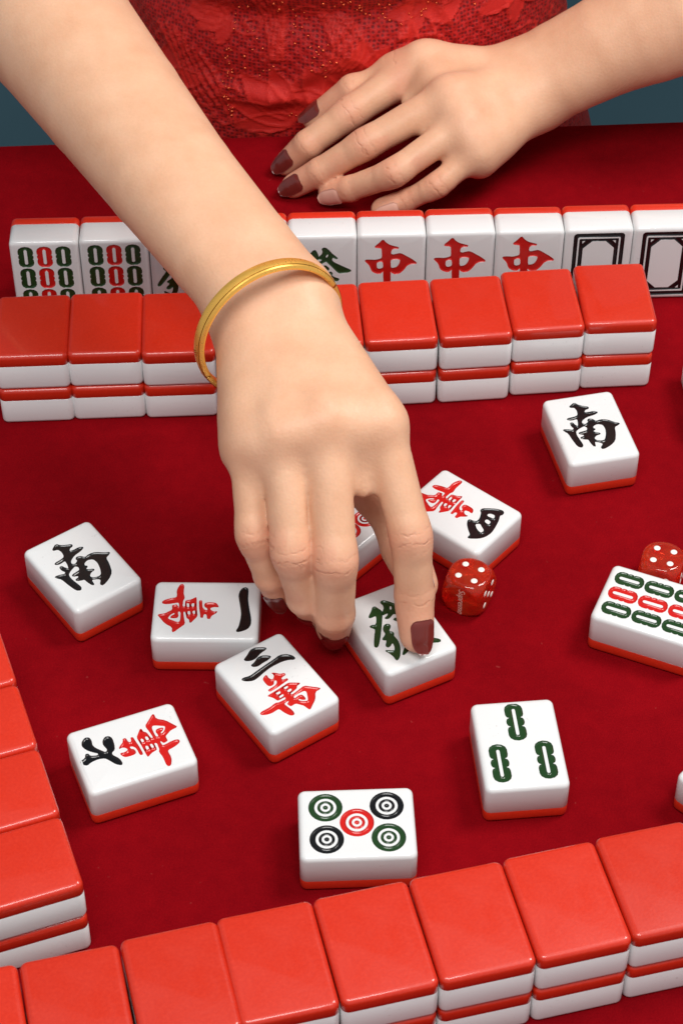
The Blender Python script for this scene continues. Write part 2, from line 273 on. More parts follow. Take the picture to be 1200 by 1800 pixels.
G = {"wan":[[[[-0.144,-0.095],[-0.156,-0.084],[-0.156,-0.066],[-0.14,-0.057],[-0.064,-0.052],[-0.025,-0.041],[0.003,-0.016],[0.011,0.014],[-0.005,0.022],[-0.029,0.012],[-0.045,-0.016],[-0.073,-0.025],[-0.1,-0.023],[-0.117,-0.005],[-0.123,0.036],[-0.12,0.101],[-0.106,0.126],[-0.075,0.145],[-0.047,0.152],[-0.043,0.135],[-0.049,0.105],[-0.038,0.064],[-0.022,0.048],[0.002,0.058],[0.022,0.079],[0.033,0.11],[0.023,0.141],[0.045,0.134],[0.073,0.106],[0.097,0.075],[0.121,0.064],[0.152,0.057],[0.151,0.022],[0.094,0.016],[0.07,-0.0],[0.077,-0.023],[0.102,-0.031],[0.134,-0.032],[0.134,-0.061],[0.079,-0.067],[-0.024,-0.085]],[[-0.438,-0.321],[-0.407,-0.297],[-0.306,-0.298],[-0.262,-0.295],[-0.222,-0.284],[-0.185,-0.28],[-0.157,-0.295],[-0.117,-0.296],[-0.069,-0.298],[-0.049,-0.288],[-0.047,-0.261],[-0.142,-0.266],[-0.154,-0.25],[-0.166,-0.203],[-0.187,-0.169],[-0.207,-0.144],[-0.203,-0.13],[-0.063,-0.121],[0.032,-0.111],[0.111,-0.101],[0.175,-0.147],[0.218,-0.177],[0.214,-0.192],[0.167,-0.197],[0.14,-0.231],[0.081,-0.244],[0.042,-0.252],[0.034,-0.268],[0.038,-0.279],[0.066,-0.28],[0.145,-0.266],[0.239,-0.246],[0.29,-0.298],[0.377,-0.38],[0.37,-0.398],[0.295,-0.4],[0.234,-0.495],[0.136,-0.564],[0.087,-0.6],[0.067,-0.503],[0.044,-0.473],[0.004,-0.417],[-0.06,-0.424],[-0.072,-0.416],[-0.086,-0.37],[-0.061,-0.359],[-0.041,-0.343],[-0.053,-0.335],[-0.109,-0.342],[-0.115,-0.36],[-0.108,-0.401],[-0.093,-0.459],[-0.089,-0.518],[-0.102,-0.551],[-0.134,-0.551],[-0.159,-0.523],[-0.187,-0.454],[-0.204,-0.378],[-0.253,-0.376],[-0.297,-0.383],[-0.355,-0.376],[-0.416,-0.35]]],[[[-0.098,-0.249],[-0.11,-0.238],[-0.104,-0.214],[-0.046,-0.208],[-0.038,-0.225],[-0.048,-0.243]],[[-0.103,-0.188],[-0.112,-0.159],[-0.103,-0.149],[-0.055,-0.149],[-0.043,-0.166],[-0.059,-0.188]],[[0.029,-0.23],[0.021,-0.204],[0.033,-0.191],[0.08,-0.188],[0.09,-0.205],[0.073,-0.227]],[[0.021,-0.168],[0.012,-0.139],[0.028,-0.131],[0.068,-0.13],[0.078,-0.15],[0.056,-0.166]],[[0.135,-0.464],[0.091,-0.44],[0.059,-0.401],[0.063,-0.383],[0.079,-0.385],[0.099,-0.416],[0.127,-0.435],[0.142,-0.425],[0.146,-0.384],[0.138,-0.349],[0.106,-0.336],[0.066,-0.345],[0.043,-0.349],[0.031,-0.333],[0.042,-0.314],[0.082,-0.309],[0.177,-0.308],[0.208,-0.321],[0.209,-0.35],[0.178,-0.417],[0.155,-0.46]]]],"yi":[[[[-0.365,0.435],[-0.386,0.471],[-0.366,0.505],[-0.296,0.512],[-0.175,0.51],[0.024,0.541],[0.142,0.563],[0.241,0.564],[0.31,0.531],[0.35,0.46],[0.364,0.402],[0.341,0.39],[0.282,0.42],[0.164,0.437],[0.045,0.443],[-0.174,0.406],[-0.244,0.396],[-0.314,0.407]]],[]],"san":[[[[-0.135,0.511],[-0.064,0.543],[0.012,0.595],[0.075,0.599],[0.149,0.553],[0.192,0.519],[0.173,0.497],[0.088,0.486],[-0.006,0.446],[-0.074,0.447],[-0.13,0.48]],[[-0.115,0.383],[-0.054,0.398],[0.017,0.442],[0.077,0.442],[0.149,0.393],[0.164,0.364],[0.097,0.341],[0.029,0.341],[-0.049,0.326],[-0.104,0.347]],[[-0.329,0.256],[-0.299,0.269],[-0.218,0.248],[-0.124,0.263],[0.01,0.286],[0.179,0.308],[0.26,0.326],[0.34,0.29],[0.383,0.238],[0.395,0.184],[0.37,0.166],[0.317,0.202],[0.23,0.227],[0.076,0.229],[-0.041,0.206],[-0.146,0.176],[-0.22,0.166],[-0.285,0.196],[-0.322,0.233]]],[]],"liu":[[[[0.225,0.534],[0.285,0.516],[0.331,0.466],[0.317,0.42],[0.26,0.408],[0.198,0.42],[0.143,0.4],[0.086,0.353],[0.037,0.31],[0.041,0.287],[0.072,0.27],[0.149,0.297],[0.211,0.285],[0.257,0.242],[0.248,0.194],[0.204,0.171],[0.102,0.178],[0.033,0.196],[0.004,0.241],[-0.032,0.245],[-0.113,0.184],[-0.185,0.17],[-0.215,0.187],[-0.173,0.246],[-0.097,0.294],[-0.044,0.335],[-0.026,0.416],[-0.041,0.507],[-0.072,0.56],[-0.038,0.607],[0.01,0.621],[0.041,0.547],[0.091,0.532],[0.093,0.502],[0.046,0.488],[0.021,0.402],[0.052,0.385],[0.094,0.444],[0.156,0.505]]],[]],"si":[[[[-0.16,0.202],[-0.205,0.202],[-0.261,0.27],[-0.316,0.347],[-0.344,0.428],[-0.32,0.464],[-0.276,0.471],[-0.247,0.451],[-0.17,0.493],[-0.053,0.531],[0.071,0.559],[0.182,0.543],[0.257,0.499],[0.326,0.417],[0.34,0.386],[0.314,0.374],[0.274,0.377],[0.218,0.299],[0.154,0.229],[0.088,0.189],[0.059,0.201],[0.056,0.241],[0.032,0.291],[-0.035,0.29],[-0.131,0.242]]],[[[-0.172,0.313],[-0.202,0.34],[-0.215,0.399],[-0.177,0.428],[-0.144,0.428],[-0.13,0.328]],[[-0.064,0.353],[-0.093,0.373],[-0.086,0.438],[-0.028,0.449],[-0.017,0.424],[-0.027,0.368]],[[0.084,0.297],[0.031,0.35],[0.06,0.398],[0.098,0.469],[0.165,0.462],[0.148,0.381]]]],"nan":[[[[-0.164,0.446],[-0.079,0.505],[-0.056,0.458],[0.014,0.411],[0.077,0.385],[0.073,0.356],[0.019,0.343],[-0.013,0.297],[0.041,0.277],[0.126,0.283],[0.177,0.255],[0.117,0.224],[0.0,0.201],[-0.084,0.147],[-0.109,0.092],[-0.063,0.05],[-0.0,0.092],[-0.005,0.129],[0.019,0.153],[0.063,0.134],[0.098,0.082],[0.171,0.102],[0.25,0.085],[0.342,0.004],[0.401,-0.021],[0.359,-0.048],[0.304,-0.072],[0.28,-0.199],[0.232,-0.332],[0.144,-0.407],[0.029,-0.457],[0.014,-0.426],[0.066,-0.366],[0.038,-0.324],[-0.028,-0.293],[-0.048,-0.305],[-0.057,-0.386],[-0.076,-0.37],[-0.095,-0.295],[-0.101,-0.234],[-0.162,-0.216],[-0.196,-0.194],[-0.192,-0.178],[-0.138,-0.166],[-0.136,-0.131],[-0.194,-0.106],[-0.188,-0.083],[-0.118,-0.075],[-0.064,-0.063],[-0.047,-0.006],[-0.084,0.038],[-0.141,0.014],[-0.19,-0.011],[-0.235,-0.049],[-0.244,-0.131],[-0.223,-0.255],[-0.213,-0.328],[-0.24,-0.365],[-0.282,-0.336],[-0.31,-0.212],[-0.332,-0.063],[-0.368,-0.019],[-0.385,0.02],[-0.311,0.004],[-0.26,-0.019],[-0.226,0.009],[-0.252,0.063],[-0.25,0.123],[-0.223,0.129],[-0.206,0.077],[-0.169,0.033],[-0.144,0.087],[-0.128,0.193],[-0.225,0.178],[-0.272,0.201],[-0.254,0.221],[-0.169,0.226],[-0.103,0.248],[-0.083,0.342],[-0.103,0.415],[-0.158,0.427]]],[[[0.034,0.012],[0.101,0.038],[0.174,0.005],[0.188,-0.083],[0.161,-0.197],[0.114,-0.294],[0.06,-0.306],[-0.014,-0.277],[-0.032,-0.226],[0.017,-0.177],[0.079,-0.166],[0.076,-0.149],[0.017,-0.122],[-0.005,-0.088],[0.044,-0.063],[0.012,-0.032]]]],"zhong":[[[[-0.128,0.573],[-0.085,0.509],[-0.026,0.465],[0.052,0.439],[0.099,0.423],[0.088,0.399],[0.015,0.403],[-0.012,0.368],[-0.015,0.307],[0.02,0.288],[0.077,0.304],[0.13,0.315],[0.214,0.258],[0.304,0.194],[0.363,0.137],[0.356,0.117],[0.269,0.115],[0.222,0.086],[0.177,0.007],[0.121,-0.053],[0.063,-0.07],[0.014,-0.043],[-0.015,-0.012],[-0.014,-0.098],[-0.013,-0.235],[-0.056,-0.274],[-0.104,-0.233],[-0.113,-0.095],[-0.114,-0.009],[-0.152,-0.039],[-0.166,-0.059],[-0.23,-0.042],[-0.284,-0.004],[-0.317,0.108],[-0.384,0.183],[-0.373,0.205],[-0.315,0.206],[-0.238,0.198],[-0.171,0.214],[-0.133,0.237],[-0.139,0.396],[-0.159,0.42],[-0.241,0.429],[-0.237,0.453],[-0.181,0.506]]],[[[-0.222,0.154],[-0.169,0.171],[-0.123,0.17],[-0.112,0.071],[-0.135,0.041],[-0.184,0.03],[-0.218,0.056]],[[-0.02,0.197],[0.023,0.208],[0.1,0.212],[0.132,0.193],[0.123,0.132],[0.087,0.065],[0.03,0.042],[-0.014,0.05]]]],"fa":[[[[-0.247,0.285],[-0.162,0.362],[-0.135,0.399],[-0.104,0.405],[-0.09,0.376],[-0.06,0.293],[-0.073,0.264],[-0.11,0.198],[-0.209,0.036],[-0.292,-0.09],[-0.359,-0.181],[-0.393,-0.205],[-0.41,-0.187],[-0.396,-0.144],[-0.329,-0.029],[-0.267,0.066],[-0.29,0.095],[-0.31,0.122],[-0.304,0.14],[-0.276,0.143],[-0.238,0.126],[-0.201,0.159],[-0.158,0.247],[-0.175,0.265],[-0.215,0.26],[-0.246,0.263]],[[-0.186,0.007],[-0.177,0.036],[-0.144,0.07],[-0.112,0.081],[-0.082,0.064],[-0.08,0.033],[-0.101,0.006],[-0.131,-0.02],[-0.136,-0.048],[-0.103,-0.069],[-0.101,-0.095],[-0.125,-0.134],[-0.119,-0.17],[-0.115,-0.222],[-0.13,-0.298],[-0.158,-0.367],[-0.215,-0.461],[-0.264,-0.498],[-0.278,-0.491],[-0.278,-0.421],[-0.297,-0.361],[-0.324,-0.306],[-0.315,-0.299],[-0.239,-0.346],[-0.216,-0.346],[-0.192,-0.3],[-0.181,-0.238],[-0.2,-0.225],[-0.233,-0.254],[-0.265,-0.266],[-0.281,-0.25],[-0.277,-0.223],[-0.243,-0.182],[-0.231,-0.155],[-0.269,-0.131],[-0.263,-0.113],[-0.22,-0.085],[-0.19,-0.054],[-0.191,-0.019]],[[-0.168,-0.445],[-0.092,-0.368],[-0.07,-0.35],[-0.042,-0.393],[-0.07,-0.421],[-0.156,-0.463]],[[-0.009,0.424],[0.015,0.448],[0.048,0.441],[0.09,0.398],[0.128,0.343],[0.175,0.294],[0.217,0.251],[0.203,0.233],[0.156,0.265],[0.136,0.253],[0.128,0.218],[0.155,0.18],[0.231,0.13],[0.326,0.074],[0.407,0.028],[0.407,0.004],[0.345,-0.018],[0.269,-0.03],[0.222,-0.015],[0.155,0.073],[0.08,0.165],[0.051,0.196],[0.014,0.179],[-0.034,0.15],[-0.071,0.158],[-0.081,0.175],[-0.024,0.198],[-0.001,0.233],[-0.053,0.235],[-0.081,0.229],[-0.062,0.271],[-0.005,0.329],[0.005,0.376]],[[-0.001,0.107],[0.041,0.123],[0.093,0.068],[0.079,0.026],[0.05,0.039]],[[0.088,-0.017],[0.117,0.007],[0.143,-0.036],[0.127,-0.06]],[[0.04,-0.02],[0.1,-0.03],[0.16,-0.1],[0.24,-0.13],[0.22,-0.17],[0.14,-0.18],[0.06,-0.12]],[[0.0,-0.22],[0.1,-0.2],[0.2,-0.22],[0.16,-0.28],[0.26,-0.36],[0.36,-0.44],[0.34,-0.48],[0.24,-0.44],[0.12,-0.34],[0.02,-0.28]]],[[[0.037,0.292],[0.071,0.333],[0.089,0.315],[0.076,0.273],[0.047,0.256]]]]}
def gl(key): return ([chaikin([tuple(p) for p in l]) for l in G[key][0]], [chaikin([tuple(p) for p in l]) for l in G[key][1]])
def circ(cx, cy, r, n=28): return [(cx+r*math.cos(2*PI*i/n), cy+r*math.sin(2*PI*i/n)) for i in range(n)]
def dot(cx, cy, r):                   # rings of a circle mark: outer band, inner band, centre
    return ([circ(cx, cy, r), circ(cx, cy, r*.47, 20), circ(cx, cy, r*.14, 10)], [circ(cx, cy, r*.67, 24), circ(cx, cy, r*.32, 16)])
def ring_marks(d):                    # even-odd nesting handled band by band
    o, h = d
    return [([o[0]], [h[0]]), ([o[1]], [h[1]]), ([o[2]], [])]
def stick(cx, cy, w, l, lobes, deep, slot, rot=0):
    p = []; hw, hl = w/2, l/2; n = 28; cap = .72 if deep < .3 else .8; body = hl-hw*cap
    for i in range(n):                # right side going up, lobe by lobe
        t = i/(n-1); e = 2*((t*lobes) % 1)-1
        if (t < .5/lobes and e < 0) or (t > 1-.5/lobes and e > 0) or i == n-1: e = 0
        p.append((hw*((1-deep)+deep*math.sqrt(max(0, 1-e*e))), -body+2*body*t))
    for i in range(1, 6):
        a = i/6*PI; p.append((hw*math.cos(a), body+hw*cap*math.sin(a)))
    p += [(-x, -y) for x, y in p]
    s = [(slot/2*math.cos(a), (hl*.72-slot/2)*(1 if i < 5 else -1)+slot/2*math.sin(a)) for i, a in enumerate([k/4*PI for k in range(5)]+[PI+k/4*PI for k in range(5)])]
    return ([[(cx+x, cy+y) for x, y in p]], [[(cx+x, cy+y) for x, y in s]])
def box_loop(x, y, r=.02, n=3): return rrect(x, y, r, n)
def octa(x, y, c): return [(x, y-c), (x-c, y), (-x+c, y), (-x, y-c), (-x, -y+c), (-x+c, -y), (x-c, -y), (x, -y+c)]
def frame_marks():
    X = .368; Y = .583
    m = [([box_loop(X, Y, .05)], [box_loop(X-.055, Y-.068, .02)])]
    X2 = X-.084; Y2 = Y-.096
    tri = []
    for sx in (-1, 1):
        for sy in (-1, 1): tri.append([(sx*(X2-.04), sy*(Y2-.034)), (sx*(X2-.088), sy*(Y2-.034)), (sx*(X2-.04), sy*(Y2-.086))])
    m.append(([box_loop(X2, Y2, .012)], [octa(X2-.055, Y2-.042, .13)]+tri))
    return m
wan = [('character', 'paint_red', [gl('wan')])]
dots5 = [('circle_mark', c, ring_marks(dot(x, y, .193))) for x, y, c in ((.222, .35, 'paint_green'), (.222, -.35, 'paint_black'), (0, 0, 'paint_red'), (-.222, .35, 'paint_black'), (-.222, -.35, 'paint_green'))]
dots9 = [('circle_mark', ('paint_red', 'paint_green', 'paint_black')[r], ring_marks(dot(-.3+.3*q, (-.36, .01, .38)[r], .146))) for r in range(3) for q in range(3)]
bam9 = [('bamboo_mark', 'paint_red' if q == 1 else 'paint_green', [stick(-.27+.27*q, (.39, 0, -.39)[r], .215, .375, 3, .16, .052)]) for r in range(3) for q in range(3)]
bam3 = [('bamboo_mark', 'paint_green', [stick(x, y, .212, .56, 3, .38, .045)]) for x, y in ((0, .325), (-.272, -.27), (.272, -.265))]
FACES = dict(blank=[], one_wan=[('numeral', 'paint_black', [gl('yi')])]+wan, three_wan=[('numeral', 'paint_black', [gl('san')])]+wan, seven_wan=[('numeral', 'paint_black', [gl('liu')])]+wan,
             four_wan=[('numeral', 'paint_black', [gl('si')])]+wan, south=[('character', 'paint_black', [gl('nan')])], centre=[('character', 'paint_red', [gl('zhong')])],
             fortune=[('character', 'paint_green', [gl('fa')])], white=[('frame_mark', 'paint_black', frame_marks())], dots5=dots5, dots9=dots9, bam9=bam9, bam3=bam3)
def grow(p, d):
    o = []; sg = 1 if area2(p) > 0 else -1
    for i in range(len(p)):
        a = Vector(p[i-1]); b = Vector(p[i]); c = Vector(p[(i+1) % len(p)]); e1 = (b-a).normalized(); e2 = (c-b).normalized()
        n = Vector((e1.y+e2.y, -e1.x-e2.x)); n = n.normalized() if n.length > 1e-6 else Vector((e1.y, -e1.x)); q = b+n*d*sg; o.append((q.x, q.y))
    return o
def fatten(ms, d): return [([grow(p, d) for p in o], [grow(p, -d) for p in h]) for o, h in ms]
FACES = {k: [(nm, mt, fatten(ms, {'south': .010, 'centre': .007, 'fortune': .007}.get(k, .005 if nm == 'numeral' else .003))) for nm, mt, ms in v] for k, v in FACES.items()}
_cache = {}
def tile_meshes(face):
    if face not in _cache:
        marks = [mk for _, _, ms in FACES[face] for mk in ms]
        v, f = tile_body(marks); body = mesh_from('tile_body', v, f); body.materials.append(M['white'])
        parts = []
        for nm, mt, ms in FACES[face]:
            vv = []; ff = []
            for o, h in ms:
                a, b = engraving(o, h); k = len(vv); vv += a; ff += [tuple(i+k for i in t) for t in b]
            me = mesh_from(nm, vv, ff); me.materials.append(M[mt]); parts.append((nm, me))
            for p in me.polygons: p.use_smooth = len(p.vertices) == 4
        _cache[face] = (body, parts)
    return _cache[face]
bv, bf = loft(back_rings); back_me = mesh_from('tile_back', bv, bf); back_me.materials.append(M['red'])
for me_ in (back_me,): pass
def flat_caps(me):
    for p in me.polygons:
        if abs(p.normal.z) > .999: p.use_smooth = False
def tile(loc, theta, face, label, group=None, pose='up'):
    """pose up: face up; down: face down; stand: standing on its short edge, face towards -y before theta"""
    x, y, z = loc
    if pose == 'up': t = thing('mahjong_tile', (x, y, z), (0, 0, theta), label, 'mahjong tile', group)
    elif pose == 'down': t = thing('mahjong_tile', (x, y, z+TT), (PI, 0, theta), label, 'mahjong tile', group)
    else:
        e = Matrix.Rotation(theta, 3, 'Z') @ Matrix.Rotation(PI/2, 3, 'X')
        off = Matrix.Rotation(theta, 3, 'Z') @ Vector((0, TT/2, TH/2-.008))
        t = thing('mahjong_tile', (x+off.x, y+off.y, z+off.z), e.to_euler(), label, 'mahjong tile', group)
    body, parts = tile_meshes(face)
    obj('tile_body', body, None, t); obj('tile_back', back_me, None, t)
    for nm, me in parts: obj(nm, me, None, t)
    return t
ORD = ['first', 'second', 'third', 'fourth', 'fifth', 'sixth', 'seventh', 'eighth', 'ninth', 'tenth']

def build_tiles():
    L = 'loose face-up tiles on the felt'
    tile((-3.288, -1.546, 0), .631, 'south', 'white tile with black south wind character beside the one-character tile, scuffed corner', L)
    tile((-1.681, -2.315, 0), 1.559-PI, 'one_wan', 'white tile with red character and a single black stroke, beneath the little finger', L)
    tile((-.785, -3.478, 0), .60, 'three_wan', 'white tile with red character and three black strokes, touching the one-stroke tile', L)
    tile((-2.458, -4.482, 0), 1.951, 'seven_wan', 'white tile with red character and crossed black numeral beside the side wall', L)
    tile((.175, -5.572, 0), 1.612, 'dots5', 'white tile with five round dots just behind the near wall', L)
    tile((2.088, -4.429, 0), .094, 'bam3', 'white tile with three green bamboo sticks lying alone on the felt', L)
    tile((3.37, 1.027, 0), .218, 'south', 'white tile with black south wind character just in front of the middle wall', L)
    tile((.688, -2.575, 0), .475, 'fortune', 'white tile with green character pressed by the index finger', L)
    tile((1.546, -.563, 0), -2.275, 'four_wan', 'white tile with red character and black four numeral behind the red die', L)
    tile((3.875, -2.22, 0), -1.972, 'bam9', 'white tile with nine green and red bamboo sticks in front of a red die', L)
    th = math.radians(-42+90)          # dotted tile half hidden under the hand
    ex = (math.cos(th), math.sin(th)); px = (-math.sin(th), math.cos(th))
    tile((-0.166, -0.704, 0), math.radians(48), 'dots9', 'white tile with red dots, mostly hidden under the reaching hand', L)
    tile((5.355, 2.02, 0), .06, 'blank', 'red-backed tile cut by the picture edge, level with the middle wall', None, 'down')
    tile((4.69, -4.98, 0), math.radians(48), 'blank', 'white tile cut by the picture edge above the near wall', L)
    # standing row at the back
    bx, by, bth = -4.78, 4.42, .0367
    faces = ['bam9', 'bam9', 'fortune', 'fortune', 'fortune', 'centre', 'centre', 'centre', 'white', 'white', 'white']
    what = dict(bam9='with nine bamboo sticks', fortune='with green character', centre='with red centre character', white='with black double frame')
    for k, fc in enumerate(faces):
        u = k+.5; j = rnd.uniform(-.012, .012)
        x = bx+u*math.cos(bth); y = by+u*math.sin(bth)+j
        tile((x, y, 0), bth+rnd.uniform(-.006, .006), fc, f'{ORD[k] if k < 10 else "last"} tile from the left in the standing back row, {what[fc]}', 'standing tiles in the back row', 'stand')
    # middle wall: nine columns, two layers
    cols = [(-4.258, 2.424, .058), (-3.257, 2.489, .050), (-2.254, 2.516, .053), (-1.245, 2.585, .06), (-.235, 2.67, .07), (.776, 2.768, .076), (1.793, 2.851, .091), (2.811, 3.003, .089), (3.824, 3.127, .062)]
    for lay in range(2):
        for k, (x, y, a) in enumerate(cols):
            tile((x+rnd.uniform(-.006, .006), y+rnd.uniform(-.012, .012), lay*TT), a+rnd.uniform(-.006, .006), 'blank', f'{ORD[k]} red-backed tile from the left, {"upper" if lay else "lower"} layer of the middle wall', 'face-down tiles in the middle wall', 'down').scale = (1.014, 1, 1)
    # near wall: two layers along the bottom edge
    f0 = (-3.73, -8.585, .242)
    front = [(3.424+1.022, -6.49, .24), (3.424, -6.75, .236), (2.402, -7.021, .242), (1.379, -7.285, .24), (.352, -7.542, .245), (-.673, -7.796, .238), (-1.665, -8.055, .25), (-2.70, -8.34, .235), f0]
    front = front[::-1]
    for lay in range(2):
        for k, (x, y, a) in enumerate(front):
            tile((x+rnd.uniform(-.004, .004)*(1-lay), y+rnd.uniform(-.01, .01)*(1-lay), lay*TT), a, 'blank', f'{ORD[k]} red-backed tile from the left, {"upper" if lay else "lower"} layer of the near wall', 'face-down tiles in the near wall', 'down').scale = (1.05, 1.02, 1)
    # side wall at the left
    x0, y0, th, sp = (-3.775, -3.995, 1.915, 1.012)
    for lay in range(2):
        for k in range(-1, 3):
            u = -(k+.5)*sp; v = TH/2
            x = x0+u*math.cos(th)-v*math.sin(th); y = y0+u*math.sin(th)+v*math.cos(th)
            tile((x, y, lay*TT), th+rnd.uniform(-.008, .008), 'blank', f'{["farthest", "second farthest", "second nearest", "nearest"][k+1]} red-backed tile, {"upper" if lay else "lower"} layer of the side wall', 'face-down tiles in the side wall', 'down')
build_tiles()

# ------------------------------------------------------------------ dice
def die(loc, yaw, side, faces, label, lettering):
    t = thing('die', loc, (0, 0, yaw), label, 'die', 'red dice on the felt')
    h = side/2; n = 16; v = []; f = []; idx = {}
    def vid(p):
        k = tuple(round(c, 5) for c in p)
        if k not in idx:
            q = Vector(p); r = q.length; s = h*1.34
            if r > s: q = q*((s+(r-s)*.12)/r)
            idx[k] = len(v); v.append((q.x, q.y, q.z+h))
        return idx[k]
    for ax in range(3):
        for sg in (-1, 1):
            for i in range(n):
                for j in range(n):
                    qs = []
                    for a, b in ((i, j), (i+1, j), (i+1, j+1), (i, j+1)):
                        p = [0, 0, 0]; p[ax] = sg*h; p[(ax+1) % 3] = -h+2*h*a/n; p[(ax+2) % 3] = -h+2*h*b/n; qs.append(vid(p))
                    f.append(tuple(qs if sg > 0 else qs[::-1]))
    o = obj('die_body', mesh_from('die_body', v, f), M['acrylic'], t)
    pat = {1: [(0, 0)], 2: [(-1, -1), (1, 1)], 3: [(-1, -1), (0, 0), (1, 1)], 4: [(-1, -1), (1, -1), (-1, 1), (1, 1)], 5: [(-1, -1), (1, -1), (0, 0), (-1, 1), (1, 1)], 6: [(-1, -1), (1, -1), (-1, 0), (1, 0), (-1, 1), (1, 1)]}
    pr = .155*h*1.02
    disc = [(0, 0, 0)]+[(pr*s*math.cos(2*PI*i/18), pr*s*math.sin(2*PI*i/18), z) for s, z in ((.6, 0), (1, -.004), (1.0, -.02)) for i in range(18)]
    df = [(0, 1+i, 1+(i+1) % 18) for i in range(18)]+[(1+18*k+i, 19+18*k+i, 19+18*k+(i+1) % 18, 1+18*k+(i+1) % 18) for k in range(2) for i in range(18)]
    pme = mesh_from('pip', disc, df); pme.materials.append(M['pip'])
    for (nx, ny, nz), num in faces.items():
        nrm = Vector((nx, ny, nz)); q = nrm.to_track_quat('Z', 'Y')
        for a, b in pat[num]:
            p = q @ Vector((a*h*.40, b*h*.40, 0))+nrm*(h+.004)+Vector((0, 0, h))
            c = obj('pip', pme, None, t); c.location = p*W; c.rotation_euler = q.to_euler()
    if lettering:
        cu = bpy.data.curves.new('lettering', 'FONT'); cu.body = 'Supreme'; cu.size = .125*W; cu.shear = .25; cu.align_x = 'CENTER'; cu.align_y = 'CENTER'; cu.extrude = .002*W
        to = bpy.data.objects.new('lettering_curve', cu); C.objects.link(to); bpy.context.view_layer.update()
        me = bpy.data.meshes.new_from_object(to.evaluated_get(bpy.context.evaluated_depsgraph_get())); bpy.data.objects.remove(to)
        me.materials.clear(); me.materials.append(M['print'])
        c = obj('lettering', me, None, t); R = Matrix(((0, 1, 0), (0, 0, -1), (-1, 0, 0)))   # x runs down the face, y points to +x
        c.rotation_euler = R.to_euler(); c.location = (.05*h*W, -(h+.004)*W, (h*.98)*W)
    return t
die((1.625, -1.62, 0), math.radians(-27), .545, {(0, 0, 1): 4, (1, 0, 0): 5, (-1, 0, 0): 2, (0, 1, 0): 6}, 'translucent red die with lettering on one face, beside the index finger', True)
die((4.11, -1.33, 0), math.radians(-19), .545, {(0, 0, 1): 4, (0, -1, 0): 2, (1, 0, 0): 6, (-1, 0, 0): 1}, 'translucent red die half hidden behind the nine-bamboo tile', False)

# ------------------------------------------------------------------ table, backdrop, floor
def build_setting():
    def edge(x): return 8.73+.0613*x
    t = thing('table', (0, 0, -24), (0, 0, 0), 'square games table covered with red felt cloth', 'table')
    xs = np.linspace(-13, 13, 53); v = []; f = []; prof = []
    for i, x in enumerate(xs):
        e = edge(x); row = [(x, -16, -1.2), (x, -16, 0)]+[(x, y, 0) for y in np.linspace(-14, e-.3, 30)]
        row += [(x, e-.12+.12*math.sin(a), -.12+.12*math.cos(a)) for a in np.linspace(.2, PI/2, 6)]+[(x, e, -1.2)]
        v += [(a, b, c+24) for a, b, c in row]; n = len(row)
    for i in range(len(xs)-1):
        for j in range(n-1): f.append((i*n+j, (i+1)*n+j, (i+1)*n+j+1, i*n+j+1))
    obj('felt_cloth', mesh_from('felt_cloth', v, f), M['felt'], t)
    for sx in (-12, 12):
        for y in (-15, 8 if sx > 0 else 7):
            bv_, bf_ = loft([[(sx*.95+a*.6, y*.95+b*.6, z) for a, b in rrect(1, 1, .2, 3)] for z in (0, 22.8)])
            obj('leg', mesh_from('leg', bv_, bf_), M['floor'], t)
    def plane(name, pts, m):
        o = obj(name, mesh_from(name, pts, [(0, 1, 2, 3)], False), m); tag(o, kind='structure'); return o
    plane('floor', [(-60, -40, -24), (60, -40, -24), (60, 40, -24), (-60, 40, -24)], M['floor'])
    plane('backdrop', [(-60, 34, -24), (60, 34, -24), (60, 34, 60), (-60, 34, 60)], M['teal'])
build_setting()

# ------------------------------------------------------------------ person: one continuous skin from a field of round cones
RHJ = {"index": [[0.464, -1.629, 3.12], [0.825, -2.466, 2.08], [0.881, -2.668, 1.26], [0.919, -2.957, 0.82]], "middle": [[-0.194, -1.74, 3.25], [-0.074, -2.81, 2.02], [-0.083, -2.783, 1.06], [-0.099, -2.562, 0.5]], "ring": [[-0.695, -1.838, 3.15], [-0.591, -2.728, 2.08], [-0.441, -2.65, 1.2], [-0.366, -2.383, 0.68]], "pinky": [[-1.099, -1.768, 2.9], [-1.048, -2.467, 2.1], [-0.869, -2.459, 1.38], [-0.765, -2.329, 0.86]], "thumb": [[0.143, -0.273, 2.3], [0.481, -1.21, 1.72], [0.762, -1.808, 1.2], [0.976, -2.23, 0.95]], "wrist": [[-0.882, 0.203, 3.5]], "arm": [[-2.199, 2.269, 3.8], [-3.871, 5.186, 4.1]]}
LHJ = {"index": [[1.28, 8.336, 1.55], [0.133, 7.781, 1.02], [-0.527, 7.553, 0.58], [-0.892, 7.579, 0.18]], "middle": [[1.653, 7.362, 1.6], [0.367, 6.978, 1.0], [-0.336, 6.945, 0.5], [-0.766, 7.009, 0.17]], "ring": [[1.86, 6.917, 1.42], [0.796, 6.396, 0.88], [0.132, 6.613, 0.42], [-0.194, 6.738, 0.24]], "pinky": [[2.061, 6.646, 1.1], [1.457, 6.323, 0.7], [1.006, 6.377, 0.38], [0.596, 6.332, 0.24]], "thumb": [[1.974, 8.42, 1.2], [0.894, 8.35, 1.3], [0.179, 8.285, 1.1], [-0.445, 8.304, 0.55]], "wrist": [[2.978, 8.118, 1.35]], "arm": [[4.126, 8.184, 2.0], [5.326, 8.159, 2.6]]}
def V3(p): return np.array(p, float)
